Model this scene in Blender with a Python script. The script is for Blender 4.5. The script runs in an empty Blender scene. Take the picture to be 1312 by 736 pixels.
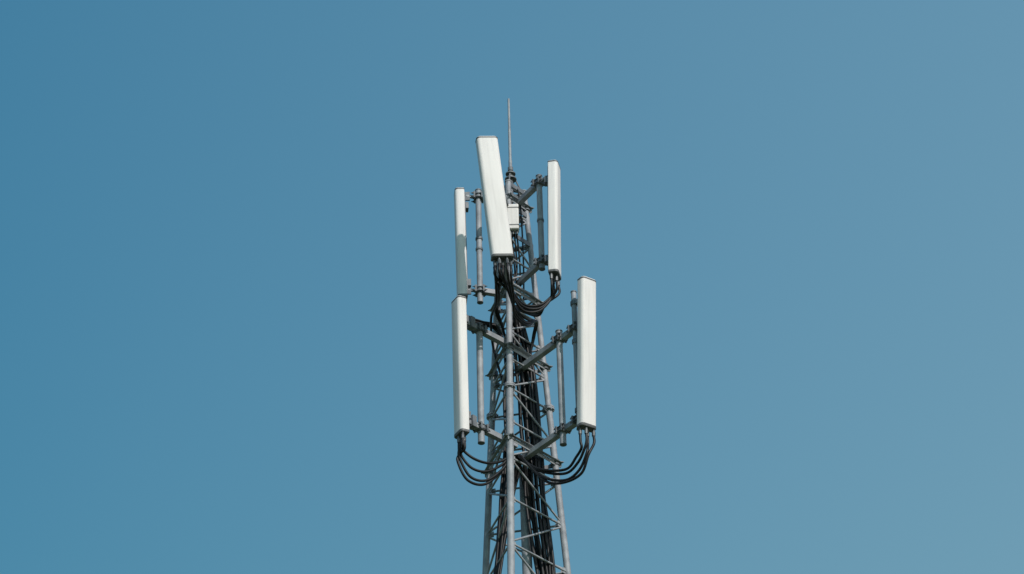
import bpy, bmesh, math, random
from mathutils import Matrix, Vector, Euler
random.seed(4)
sc=bpy.context.scene
rad=math.radians
SUN_AZ,SUN_EL=152.0,37.0   # azimuth clockwise from +Y

# ------------------------------------------------------------- materials
def mat(name):
    m=bpy.data.materials.new(name); m.use_nodes=True
    nt=m.node_tree
    return m,nt,nt.nodes['Principled BSDF']
def noise_ramp(nt,scale,stops,detail=5,vec_scale=(1,1,1)):
    tc=nt.nodes.new('ShaderNodeTexCoord'); mp=nt.nodes.new('ShaderNodeMapping')
    mp.inputs['Scale'].default_value=vec_scale
    nt.links.new(tc.outputs['Object'],mp.inputs[0])
    n=nt.nodes.new('ShaderNodeTexNoise'); n.inputs['Scale'].default_value=scale; n.inputs['Detail'].default_value=detail
    nt.links.new(mp.outputs[0],n.inputs['Vector'])
    r=nt.nodes.new('ShaderNodeValToRGB')
    cr=r.color_ramp
    cr.elements[0].position=stops[0][0]; cr.elements[0].color=(*stops[0][1],1)
    cr.elements[1].position=stops[-1][0]; cr.elements[1].color=(*stops[-1][1],1)
    for p,c in stops[1:-1]:
        e=cr.elements.new(p); e.color=(*c,1)
    nt.links.new(n.outputs[0],r.inputs[0])
    return r,n,mp
def bump(nt,b,src,strength,dist):
    bp=nt.nodes.new('ShaderNodeBump'); bp.inputs['Strength'].default_value=strength; bp.inputs['Distance'].default_value=dist
    nt.links.new(src,bp.inputs['Height']); nt.links.new(bp.outputs[0],b.inputs['Normal'])

def steel(name,lo,hi,metal=0.12,rough=0.65):
    m,nt,b=mat(name)
    r,n,_=noise_ramp(nt,9,[(0.3,lo),(0.72,hi)],8)
    nt.links.new(r.outputs[0],b.inputs['Base Color'])
    b.inputs['Metallic'].default_value=metal; b.inputs['Roughness'].default_value=rough
    bump(nt,b,n.outputs[0],0.15,0.004)
    return m
M_STEEL=steel('galvanised_steel',(0.20,0.214,0.240),(0.36,0.375,0.405))
M_STEELD=steel('weathered_steel',(0.10,0.11,0.125),(0.20,0.212,0.23),0.2,0.6)
M_BOLT=steel('dark_bolt_steel',(0.05,0.055,0.06),(0.13,0.14,0.15),0.4,0.5)
m,nt,b=mat('white_radome'); M_WHITE=m
r,n,_=noise_ramp(nt,5,[(0.25,(0.62,0.594,0.588)),(0.5,(0.71,0.682,0.675)),(0.75,(0.75,0.722,0.715))],6,(4,4,0.35))
nt.links.new(r.outputs[0],b.inputs['Base Color']); b.inputs['Roughness'].default_value=0.62
b.inputs['Specular IOR Level'].default_value=0.35
bump(nt,b,n.outputs[0],0.05,0.004)
m,nt,b=mat('grey_plastic_cap'); M_CAP=m
r,n,_=noise_ramp(nt,30,[(0.3,(0.08,0.08,0.085)),(0.7,(0.14,0.14,0.145))])
nt.links.new(r.outputs[0],b.inputs['Base Color']); b.inputs['Roughness'].default_value=0.55
m,nt,b=mat('black_cable_jacket'); M_CABLE=m
r,n,_=noise_ramp(nt,20,[(0.3,(0.007,0.007,0.008)),(0.7,(0.016,0.016,0.018))])
nt.links.new(r.outputs[0],b.inputs['Base Color']); b.inputs['Roughness'].default_value=0.45
b.inputs['Specular IOR Level'].default_value=0.28
m,nt,b=mat('grass'); M_GRASS=m
r,n,_=noise_ramp(nt,0.6,[(0.3,(0.035,0.06,0.02)),(0.7,(0.09,0.12,0.045))],10)
nt.links.new(r.outputs[0],b.inputs['Base Color']); b.inputs['Roughness'].default_value=0.95
m,nt,b=mat('concrete'); M_CONC=m
r,n,_=noise_ramp(nt,6,[(0.3,(0.27,0.265,0.25)),(0.7,(0.38,0.37,0.35))],10)
nt.links.new(r.outputs[0],b.inputs['Base Color']); b.inputs['Roughness'].default_value=0.9

# ------------------------------------------------------------- helpers
def empty(name,loc=(0,0,0)):
    o=bpy.data.objects.new(name,None); o.location=loc; o.empty_display_size=0.3
    sc.collection.objects.link(o); return o
def finish(bm,name,material,parent=None,smooth=True,bevel=0.0):
    bmesh.ops.recalc_face_normals(bm,faces=bm.faces)
    me=bpy.data.meshes.new(name); bm.to_mesh(me); bm.free()
    o=bpy.data.objects.new(name,me); sc.collection.objects.link(o)
    me.materials.append(material)
    if smooth:
        me.shade_smooth(); me.set_sharp_from_angle(angle=rad(38))
    if bevel>0:
        md=o.modifiers.new('bevel','BEVEL'); md.width=bevel; md.segments=2; md.limit_method='ANGLE'
    if parent: o.parent=parent
    return o
def tube(bm,p1,p2,r,n=14,r2=None):
    p1=Vector(p1);p2=Vector(p2);d=p2-p1
    M=Matrix.Translation((p1+p2)/2)@d.to_track_quat('Z','Y').to_matrix().to_4x4()
    bmesh.ops.create_cone(bm,cap_ends=True,segments=n,radius1=r,radius2=r if r2 is None else r2,depth=d.length,matrix=M)
def beam(bm,p1,p2,w,h,up=(0,0,1)):
    p1=Vector(p1);p2=Vector(p2);d=(p2-p1); z=d.normalized()
    x=z.cross(Vector(up)); 
    if x.length<1e-3: x=Vector((1,0,0))
    x.normalize(); y=z.cross(x)
    M=Matrix((x,y,z)).transposed().to_4x4(); M.translation=(p1+p2)/2
    bmesh.ops.create_cube(bm,size=1,matrix=M@Matrix.Diagonal((w,h,d.length,1)))
def angle_bar(bm,p1,p2,w,t=0.006,up=(0,0,1)):
    p1=Vector(p1);p2=Vector(p2);z=(p2-p1).normalized()
    x=z.cross(Vector(up)).normalized(); y=z.cross(x)
    beam(bm,p1+x*w/2,p2+x*w/2,w-2*t,t,up)
    beam(bm,p1+y*w/2,p2+y*w/2,t,w,up)
def collar(bm,p,r,h,n=16):
    p=Vector(p); tube(bm,p-Vector((0,0,h/2)),p+Vector((0,0,h/2)),r,n)

# ------------------------------------------------------------- mast geometry
TOP=20.20
def R(z): return 0.287+0.0725*(18.45-z)
LEG=[rad(-101),rad(18),rad(138)]     # near, right, left
def leg(i,z,extra=0):
    r=R(z)+extra; return Vector((r*math.cos(LEG[i]),r*math.sin(LEG[i]),z))

tower=empty('lattice_cell_tower')
bm=bmesh.new()
for i in range(3):
    zs=[0.3,5,10,14.2,17.2,TOP]
    for a,b_ in zip(zs[:-1],zs[1:]):
        rr=[0.055,0.05,0.045,0.037,0.033][zs.index(a)]
        tube(bm,leg(i,a),leg(i,b_),rr if i else rr*1.08,20)
finish(bm,'mast_legs',M_STEEL,tower)
bm=bmesh.new()
for i in range(3):
    for z in (5,10,14.2,17.2):
        collar(bm,leg(i,z-0.012),0.064,0.018); collar(bm,leg(i,z+0.012),0.064,0.018)
        for k in range(6):
            a=k*math.pi/3; p=leg(i,z)+Vector((0.052*math.cos(a),0.052*math.sin(a),0))
            tube(bm,p-Vector((0,0,0.035)),p+Vector((0,0,0.035)),0.008,6)
    collar(bm,leg(i,TOP+0.006),0.042,0.012)
finish(bm,'leg_flanges',M_STEEL,tower)
# bracing
bm=bmesh.new(); bmg=bmesh.new()
z=TOP-0.06; k=0
while z>0.8:
    h=max(0.36,min(1.5,0.95*R(z)*1.25))
    zn=max(0.45,z-h)
    for i in range(3):
        j=(i+1)%3
        r=0.012 if z>12 else 0.02
        tube(bm,leg(i,z),leg(j,z),r,10)
        if k%2==0: tube(bm,leg(i,z-0.02),leg(j,zn+0.02),r,10)
        else: tube(bm,leg(j,z-0.02),leg(i,zn+0.02),r,10)
        for q in (i,j):   # gusset plates
            d=(leg(j,z)-leg(i,z)).normalized()*(1 if q==i else -1)
            beam(bmg,leg(q,z)+d*0.03,leg(q,z)+d*0.075,0.006,0.07)
    z=zn; k+=1
finish(bm,'lattice_bracing',M_STEEL,tower)
finish(bmg,'gusset_plates',M_STEEL,tower,False)

# mast head: plates, cross members
bm=bmesh.new()
for zz in (20.17,20.02,19.84,19.42):
    for i in range(3):
        j=(i+1)%3
        a=leg(i,zz,0.035); b_=leg(j,zz,0.035)
        beam(bm,a,b_,0.012,0.06)
tube(bm,(0,0.0,20.0),(0,0,20.42),0.028,16)
for zz in (20.10,20.20):
    for i in range(3): beam(bm,(0,0,zz),leg(i,zz),0.03,0.03)
finish(bm,'mast_head_frame',M_STEELD,tower,True,0.002)

# ------------------------------------------------------------- sector mounts
bmA=bmesh.new(); bmP=bmesh.new(); bmC=bmesh.new(); bmB=bmesh.new()
def mast_frame(z,ex=0.05,w=0.05):
    for i in range(3):
        j=(i+1)%3
        a=leg(i,z,ex);b_=leg(j,z,ex); d=(b_-a).normalized()
        angle_bar(bmA,a-d*0.02,b_+d*0.02,w)
        for sgn in (-1,1):
            p=leg(i,z); c=Vector((p.x,p.y,0)).normalized()
            t=c.cross(Vector((0,0,1)))
            tube(bmB,p-c*0.05+t*sgn*0.045,p+c*0.09+t*sgn*0.045,0.007,6)
        collar(bmC,leg(i,z),0.05,0.07)
def clamp(p,r=0.036,toward=None):
    p=Vector(p)
    collar(bmC,p,r+0.014,0.075,14)
    d=Vector((0,-1,0)) if toward is None else (Vector(toward)-p); d.z=0; d.normalize()
    t=d.cross(Vector((0,0,1)))
    beam(bmC,p-d*0.055,p-d*0.035,0.13,0.09)
    beam(bmC,p+d*0.035,p+d*0.055,0.13,0.09)
    for s in (-1,1):
        for dz in (-0.025,0.025):
            q=p+t*s*0.052+Vector((0,0,dz))
            tube(bmB,q-d*0.085,q+d*0.085,0.0065,6)
            for e in (-0.062,0.062):
                tube(bmB,q+d*(e-0.006),q+d*(e+0.006),0.014,6)
def vpipe(x,y,z0,z1,r=0.034,dx=0,dy=0):
    tube(bmP,(x,y,z0),(x+dx,y+dy,z1),r,20)
    collar(bmC,(x+dx,y+dy,z1+0.004),r+0.005,0.014)
    collar(bmC,(x,y,z0-0.004),r+0.003,0.010)
def arm(p1,p2,w=0.062,h=0.062): beam(bmA,p1,p2,w,h)

for z in (19.96,18.62,17.75,16.50): mast_frame(z)
# upper left sector (carries C)
vpipe(-0.385,-0.20,18.46,20.05)
for z in (19.96,18.62):
    arm((-0.02,-0.08,z),(-0.36,-0.19,z)); clamp((-0.385,-0.20,z),0.034,(-0.6,-0.2,z))
    arm((-0.42,-0.205,z),(-0.53,-0.22,z),0.03,0.03)
    beam(bmC,(-0.535,-0.22,z-0.06),(-0.535,-0.22,z+0.06),0.02,0.10,(1,0,0))
for z in (19.35,19.2): collar(bmC,(-0.385,-0.20,z),0.043,0.03)
# upper right sector (carries B)
vpipe(0.33,-0.46,18.72,20.04)
for z in (19.95,18.82):
    arm((0.06,-0.04,z),(0.31,-0.42,z)); clamp((0.33,-0.46,z),0.034,(0.48,-0.6,z))
    arm((0.35,-0.49,z),(0.44,-0.57,z),0.035,0.035)
for z in (19.4,): collar(bmC,(0.33,-0.46,z),0.042,0.03)
# front sector (carries A)
vpipe(-0.125,-1.04,18.42,19.90,0.034,-0.10,0)
for z,x in ((19.80,-0.215),(18.62,-0.14)):
    arm((-0.03,-0.10,z),(x+0.005,-1.0,z)); clamp((x,-1.04,z),0.034,(x,-1.3,z))
    arm((x,-1.07,z),(x,-1.13,z),0.05,0.04)
# lower left (carries D)
vpipe(-0.395,-0.50,16.40,17.94,0.037)
for z in (17.88,16.58):
    zz=z-0.0
    arm((-0.02,-0.12,zz),(-0.50,-0.60,zz),0.066,0.066); clamp((-0.395,-0.50,zz),0.04,(-0.6,-0.7,zz))
    beam(bmC,(-0.49,-0.60,zz-0.05),(-0.49,-0.60,zz+0.09),0.09,0.06,(1,1,0))
    arm((-0.50,-0.61,zz),(-0.57,-0.68,zz),0.04,0.05)
    tube(bmB,(-0.53,-0.60,zz+0.05),(-0.47,-0.56,zz+0.05),0.012,8)
# lower right (carries E)
vpipe(0.49,-0.65,16.26,17.72,0.036)
vpipe(0.665,-0.86,16.32,18.10,0.030)
for z in (17.62,16.44):
    arm((0.03,-0.05,z),(0.66,-0.84,z),0.066,0.066); clamp((0.49,-0.65,z),0.036,(0.7,-0.9,z))
    clamp((0.665,-0.86,z),0.03,(0.78,-1.0,z))
for z in (17.95,17.44,16.55):
    arm((0.68,-0.88,z),(0.745,-0.95,z),0.03,0.05); collar(bmC,(0.665,-0.86,z),0.042,0.05)
finish(bmA,'support_arms',M_STEEL,tower,True,0.003)
finish(bmP,'mounting_pipes',M_STEEL,tower)
finish(bmC,'pipe_clamps',M_STEELD,tower,True,0.002)
finish(bmB,'clamp_bolts',M_BOLT,tower)

# grey feeder conduit up the middle of the mast
bm=bmesh.new()
tube(bm,(0.16,0.10,0.3),(0.06,0.04,16.35),0.055,24)
for i in range(9): collar(bm,(0.16-0.1*(z:=1+i*1.75)/16,0.10-0.06*z/16,z),0.063,0.06,24)
finish(bm,'feeder_conduit',M_STEEL,tower)

# foundation
bm=bmesh.new()
for i in range(3):
    p=leg(i,0.15); bmesh.ops.create_cube(bm,size=1,matrix=Matrix.Translation((p.x,p.y,0.13))@Matrix.Diagonal((0.8,0.8,0.34,1)))
bmesh.ops.create_cube(bm,size=1,matrix=Matrix.Translation((0,0,0.02))@Matrix.Diagonal((5,5,0.12,1)))
finish(bm,'concrete_foundation',M_CONC,tower,False,0.02)

# ------------------------------------------------------------- lightning rod
rod=empty('lightning_rod',(0,0,20.42))
bm=bmesh.new()
tube(bm,(0,0,-0.04),(0,0,0.22),0.022,14)
tube(bm,(0,0,0.22),(0,0,0.70),0.017,12)
tube(bm,(0,0,0.70),(0,0,1.17),0.015,12,0.013)
o=finish(bm,'rod_shaft',M_STEEL,rod)
bm=bmesh.new()
for zz,r,h in ((-0.06,0.07,0.014),(0.02,0.06,0.012),(0.09,0.032,0.05)):
    collar(bm,(0,0,zz),r,h,20)
for k in range(3):
    a=LEG[k]; tube(bm,(0.03*math.cos(a),0.03*math.sin(a),0.02),(0.12*math.cos(a),0.12*math.sin(a),-0.20),0.009,8)
finish(bm,'rod_base_rings',M_STEELD,rod)

# ------------------------------------------------------------- panel antennas
def profile(w,d,rf,rb,n=7):
    pts=[]
    def arc(cx,cy,r,a0,a1):
        for i in range(n):
            a=rad(a0+(a1-a0)*i/(n-1)); pts.append((cx+r*math.cos(a),cy+r*math.sin(a)))
    arc(w/2-rf,-d/2+rf,rf,-90,0)
    arc(w/2-rb,d/2-rb,rb,0,90)
    arc(-w/2+rb,d/2-rb,rb,90,180)
    arc(-w/2+rf,-d/2+rf,rf,180,270)
    return pts
def extrude_profile(bm,pts,levels):
    rings=[]
    for zz,s in levels:
        rings.append([bm.verts.new((x*s,y*s,zz)) for x,y in pts])
    for a,b_ in zip(rings[:-1],rings[1:]):
        for i in range(len(pts)):
            j=(i+1)%len(pts); bm.faces.new((a[i],a[j],b_[j],b_[i]))
    bm.faces.new(rings[0][::-1]); bm.faces.new(rings[-1])
def panel(loc,H,w,d,yaw,tilt,lean=0,nconn=4):
    root=empty('panel_antenna',loc)
    Rm=Matrix.Rotation(rad(yaw),3,'Z')@Matrix.Rotation(rad(tilt),3,'X')@Matrix.Rotation(rad(lean),3,'Y')
    root.rotation_euler=Rm.to_euler()
    pts=profile(w,d,min(0.040,d*0.4),0.012)
    bm=bmesh.new()
    extrude_profile(bm,pts,[(-H/2,1.0),(-H/2+0.3,1.0),(0,1.0),(H/2-0.012,1.0),(H/2-0.004,0.985),(H/2,0.95)])
    finish(bm,'radome',M_WHITE,root)
    bm=bmesh.new(); extrude_profile(bm,pts,[(H/2-0.026,1.012),(H/2-0.008,1.018)]); finish(bm,'top_cap_seam',M_CAP,root)
    bm=bmesh.new(); extrude_profile(bm,pts,[(-H/2-0.020,0.96),(-H/2-0.014,1.02),(-H/2+0.012,1.02)]); finish(bm,'bottom_cap',M_CAP,root)
    bm=bmesh.new(); cons=[]
    for k in range(nconn):
        for row in ((-0.2 if k%2 else 0.22),):
            x=(k-(nconn-1)/2)*w*0.72/max(1,nconn-1); y=row*d
            tube(bm,(x,y,-H/2-0.05),(x,y,-H/2-0.015),0.016,10)
            tube(bm,(x,y,-H/2-0.10),(x,y,-H/2-0.05),0.020,8)
            cons.append(Vector((x,y,-H/2-0.09)))
    finish(bm,'cable_connectors',M_BOLT,root)
    bm=bmesh.new()
    beam(bm,(0,d/2+0.006,-H/2+0.05),(0,d/2+0.006,H/2-0.05),w*0.55,0.012,(0,1,0))
    for zz in (-H*0.36,H*0.36):
        beam(bm,(0,d/2+0.012,zz),(0,d/2+0.05,zz),w*0.45,0.09)
    finish(bm,'back_bracket',M_STEELD,root,True,0.002)
    return [Vector(loc)+Rm@c for c in cons]
A=panel((-0.19,-1.20,19.20),1.64,0.245,0.115,9,1,-5.4,5)
B=panel((0.49,-0.63,19.29),1.56,0.21,0.115,78,1.5,0)
C=panel((-0.60,-0.23,19.25),1.53,0.20,0.110,-84,0.8,0)
D=panel((-0.612,-0.75,17.24),1.75,0.19,0.105,-60,0.6,0)
E=panel((0.78,-1.00,17.21),1.85,0.20,0.105,34,4.0,0)

# ------------------------------------------------------------- remote radio unit
rru=empty('remote_radio_unit',(0.012,-0.22,19.62))
bm=bmesh.new(); bmesh.ops.create_cube(bm,size=1,matrix=Matrix.Diagonal((0.14,0.10,0.36,1)))
finish(bm,'housing',M_WHITE,rru,True,0.012)
bm=bmesh.new()
for k in range(7): beam(bm,(-0.06+k*0.02,0.052,-0.15),(-0.06+k*0.02,0.052,0.15),0.005,0.02)
beam(bm,(-0.05,0.07,0.1),(0.05,0.07,0.1),0.03,0.03); beam(bm,(-0.05,0.07,-0.1),(0.05,0.07,-0.1),0.03,0.03)
finish(bm,'cooling_fins',M_CAP,rru,False)
bm=bmesh.new()
for zz in (0.125,-0.125): beam(bm,(-0.074,-0.0,zz),(0.074,-0.0,zz),0.104,0.014,(0,0,1))
finish(bm,'mounting_straps',M_CAP,rru,False)
bm=bmesh.new()
for x in (-0.045,0,0.045): tube(bm,(x,0,-0.23),(x,0,-0.175),0.014,10)
finish(bm,'cable_ports',M_BOLT,rru)

# ------------------------------------------------------------- cables
cables=empty('coaxial_cable_bundle')
def cr(pts,n=10):
    P=[Vector(p) for p in pts]; P=[P[0]*2-P[1]]+P+[P[-1]*2-P[-2]]
    out=[]
    for i in range(1,len(P)-2):
        for s in range(n):
            t=s/n; a,b_,c,d=P[i-1],P[i],P[i+1],P[i+2]
            out.append(0.5*((2*b_)+(c-a)*t+(2*a-5*b_+4*c-d)*t*t+(3*b_-a-3*c+d)*t**3))
    out.append(P[-2]); return out
def cable_obj(name,paths,r):
    cu=bpy.data.curves.new(name,'CURVE'); cu.dimensions='3D'; cu.bevel_depth=r; cu.bevel_resolution=3; cu.use_fill_caps=True
    for pts in paths:
        q=cr(pts); s=cu.splines.new('POLY'); s.points.add(len(q)-1)
        for k,p in enumerate(q): s.points[k].co=(*p,1)
        s.use_smooth=True
    cu.materials.append(M_CABLE)
    o=bpy.data.objects.new(name,cu); sc.collection.objects.link(o); o.parent=cables
def J(p,s): return Vector(p)+Vector((random.uniform(-s,s) for _ in range(3)))
rj=random.uniform
down=lambda h: Vector((0,0,-h))
# D jumpers: nested hanging loops, unevenly slack
paths=[]
for k,c in enumerate(D):
    u=(0.0,0.045,0.16,0.27)[k]
    paths.append([c,c+down(0.10),J((-0.645+0.018*k,-0.71,16.05+u*0.5),0.008),J((-0.545+0.02*k,-0.66,15.84+u),0.008),
                  J((-0.38+0.02*k,-0.57,15.83+u*0.95),0.01),J((-0.19,-0.46,16.05+u*0.5),0.012),J((-0.05,-0.36,16.32),0.012),
                  J((0.0,-0.2,16.30),0.03),J((-0.10,-0.08,15.9),0.03),J((-0.2,-0.1,15.2),0.03),J((-0.29,-0.1,14.6),0.03),J((-0.42,-.1,12),.03),(-.9,-.1,.2)])
cable_obj('jumpers_lower_west',paths,0.0150)
paths=[]
for k,c in enumerate(E):
    u=(0.20,0.15,0.05,0.0)[k]
    paths.append([c,c+down(0.10),J((0.745-0.022*(3-k),-0.95,15.93+u*0.5),0.008),J((0.665-0.015*(3-k),-0.86,15.76+u),0.008),
                  J((0.51,-0.75,15.72+u*0.9),0.01),J((0.32,-0.60,15.83+u*0.7),0.012),J((0.15,-0.47,16.06+u*0.3),0.012),J((0.02,-0.37,16.30),0.012),
                  J((0.04,-0.18,16.3),0.03),J((0.12,-0.02,15.9),0.03),J((0.22,0.0,15.2),0.03),J((0.29,0.0,14.6),0.03),J((.40,0,12),.03),(.85,0,.2)])
cable_obj('jumpers_lower_east',paths,0.0150)
paths=[]
for k,c in enumerate(A):
    dn=0.035*k
    if k==0:
        paths.append([c,c+down(0.12),J((-0.2,-0.8,18.05),0.01),J((-0.27,-0.45,18.05),0.01),J((-0.24,-0.1,17.9),0.02),J((-0.15,0,17.5),0.02)])
    else:
        paths.append([c,c+down(0.14),J((-0.09+0.02*k,-0.95,18.14-dn),0.008),J((0.01,-0.75,18.03-dn),0.008),
                  J((0.13,-0.5,18.02-dn*0.7),0.01),J((0.24,-0.28,18.12),0.015),J((0.2,-0.05,18.05),0.02),J((0.12,0,17.6),0.03),J((0.14,0,16.8),0.03)])
for k,c in enumerate(A[:3]):
    e=B[k]
    paths.append([c+Vector((0.01,0.02,0)),c+Vector((0,0.02,-0.13)),J((-0.04,-0.9,18.08+0.04*k),0.006),J((0.10,-0.75,17.96+0.04*k),0.006),
                  J((0.28,-0.66,18.00+0.04*k),0.006),J((0.42,-0.60,18.20+0.02*k),0.006),e+down(0.12),e])
for k,c in enumerate(B):
    paths.append([c,c+down(0.12),J((0.41-0.02*k,-0.58,18.22-0.02*k),0.01),J((0.26,-0.5,18.14-0.03*k),0.01),J((0.10,-0.4,18.2),0.015),
                  J((0.0,-0.28,18.30),0.02),J((0.02,-0.05,18.1),0.02),J((0.1,0,17.6),0.03),J((0.14,0,16.8),0.03)])
for k in range(3):
    c=A[k]
    paths.append([c+Vector((-0.01,0.03,0)),c+Vector((-0.0,0.03,-0.12)),J((-0.17-0.01*k,-0.75,18.15),0.01),J((-0.20,-0.4,18.2),0.02),J((-0.12,-0.1,18.1),0.02),J((-0.05,0,17.7),0.02),J((-0.1,0,16.9),0.02)])
cable_obj('jumpers_upper',paths,0.0145)
paths=[]
for k,c in enumerate(C):
    paths.append([c,c+down(0.1),J((-0.5,-0.2,18.25-0.02*k),0.01),J((-0.36,-0.12,18.22),0.02),J((-0.2,-0.02,18.2),0.02),J((-0.1,0.0,17.8),0.02),J((-0.1,0,16.9),0.02)])
cable_obj('jumpers_upper_west',paths,0.0145)
# vertical runs inside the mast
def run(path,n,spread,r,name):
    paths=[]
    for k in range(n):
        ox=rj(-1,1)*spread; oy=rj(-1,1)*spread*0.8
        paths.append([(x+ox*s+rj(-1,1)*0.012,y+oy*s+rj(-1,1)*0.012,z) for (z,x,y,s) in path])
    cable_obj(name,paths,r)
pathR=[(18.35,.02,-.05,.6),(18.0,.07,-.03,.8),(17.6,.11,-.02,1),(17.2,.13,-.02,1),(16.8,.15,0,1),(16.4,.17,0,1),(16.0,.18,0,1),(15.6,.21,0,1),(15.2,.25,0,.9),(14.8,.28,0,.8),(14,.32,0,.8),(12,.40,0,.8),(9,.5,0,.8),(5,.65,0,.8),(0.2,.85,0,.8)]
run(pathR,19,0.11,0.0155,'riser_cables_east')
pathL=[(18.1,-.08,-.02,.7),(17.6,-.09,-.04,.7),(17.2,-.10,-.05,.7),(16.8,-.11,-.06,.7),(16.4,-.13,-.07,.8),(16.0,-.16,-.08,.8),(15.6,-.2,-.09,.7),(15.2,-.24,-.09,.6),(14.8,-.28,-.1,.6),(14,-.33,-.1,.6),(12,-.42,-.1,.6),(9,-.55,-.1,.6),(5,-.7,-.1,.6),(0.2,-.9,-.1,.6)]
run(pathL,8,0.06,0.0155,'riser_cables_west')
# thin runs around mast head
paths=[]
for k in range(5):
    x=-0.05+0.025*k
    paths.append([(x,-0.2,19.42),J((x,-0.12,19.25),0.02),J((x+0.03,-0.05,19.0),0.03),J((x,-0.08,18.7),0.03),J((x+0.03,0,18.3),0.03)])
paths.append([(0.02,0.0,20.3),(0.09,-0.08,20.1),(0.11,-0.05,19.8),(0.12,-0.05,19.4),(0.12,0,18.9),(0.1,0,18.3)])
cable_obj('mast_head_leads',paths,0.010)

# ------------------------------------------------------------- ground
bm=bmesh.new(); bmesh.ops.create_circle(bm,cap_ends=True,segments=64,radius=3000)
finish(bm,'grass_ground',M_GRASS,None,False)

# ------------------------------------------------------------- sky + sun
w=bpy.data.worlds.new("World"); sc.world=w; w.use_nodes=True
nt=w.node_tree; bg=nt.nodes['Background']; bg.inputs[1].default_value=0.15
sky=nt.nodes.new('ShaderNodeTexSky'); sky.sky_type='NISHITA'; sky.sun_disc=False
sky.sun_elevation=rad(SUN_EL); sky.sun_rotation=rad(SUN_AZ)
sky.air_density=1.0; sky.dust_density=0.6; sky.ozone_density=1.0
tc=nt.nodes.new('ShaderNodeTexCoord')
def band(vec,f0,f1,stops):
    dot=nt.nodes.new('ShaderNodeVectorMath'); dot.operation='DOT_PRODUCT'
    nt.links.new(tc.outputs['Generated'],dot.inputs[0]); dot.inputs[1].default_value=vec
    mr=nt.nodes.new('ShaderNodeMapRange'); mr.inputs['From Min'].default_value=f0; mr.inputs['From Max'].default_value=f1
    r=nt.nodes.new('ShaderNodeValToRGB'); c=r.color_ramp
    c.elements[0].position=stops[0][0]; c.elements[0].color=(*stops[0][1],1)
    c.elements[1].position=stops[-1][0]; c.elements[1].color=(*stops[-1][1],1)
    for p,col in stops[1:-1]:
        e_=c.elements.new(p); e_.color=(*col,1)
    nt.links.new(dot.outputs['Value'],mr.inputs['Value']); nt.links.new(mr.outputs[0],r.inputs[0])
    return r
def mul(a,b_):
    mx=nt.nodes.new('ShaderNodeMix'); mx.data_type='RGBA'; mx.blend_type='MULTIPLY'; mx.inputs[0].default_value=1.0; mx.clamp_result=False
    nt.links.new(a,mx.inputs[6]); nt.links.new(b_,mx.inputs[7]); return mx.outputs[2]
h=band((1,0,0),-1,1,[(0,(0.9,0.9,0.9)),(0.4,(0.43,0.98,0.94)),(0.6,(1.02,1.44,1.2)),(1.0,(1.1,0.9,0.85))])
v=band((0,0,1),0,1,[(0,(0.6,0.6,0.6)),(0.40,(0.82,0.73,0.68)),(0.57,(0.94,0.91,0.89)),(0.73,(1.08,1.08,1.07)),(1.0,(1.1,1.0,1.0))])
nt.links.new(mul(mul(sky.outputs[0],h.outputs[0]),v.outputs[0]),bg.inputs[0])

S=bpy.data.lights.new('sun','SUN'); S.energy=3.15; S.angle=rad(0.6); S.color=(1.0,0.935,0.875)
so=bpy.data.objects.new('sun',S); sc.collection.objects.link(so)
sd=Vector((math.sin(rad(SUN_AZ))*math.cos(rad(SUN_EL)),math.cos(rad(SUN_AZ))*math.cos(rad(SUN_EL)),math.sin(rad(SUN_EL))))
so.rotation_euler=sd.to_track_quat('Z','Y').to_euler(); so.location=sd*50

# ------------------------------------------------------------- camera
sc.view_settings.view_transform='Standard'; sc.view_settings.look='None'; sc.view_settings.exposure=0
cam=bpy.data.objects.new('camera',bpy.data.cameras.new('camera')); sc.collection.objects.link(cam)
e=rad(35)
Rc=Matrix.Rotation(rad(125),3,'X')@Matrix.Rotation(rad(-1.5),3,'Z')
cam.location=(-0.018,-30*math.cos(e),18.8-30*math.sin(e)); cam.rotation_euler=Rc.to_euler()
cam.data.lens=91.4; cam.data.clip_end=8000
sc.camera=cam
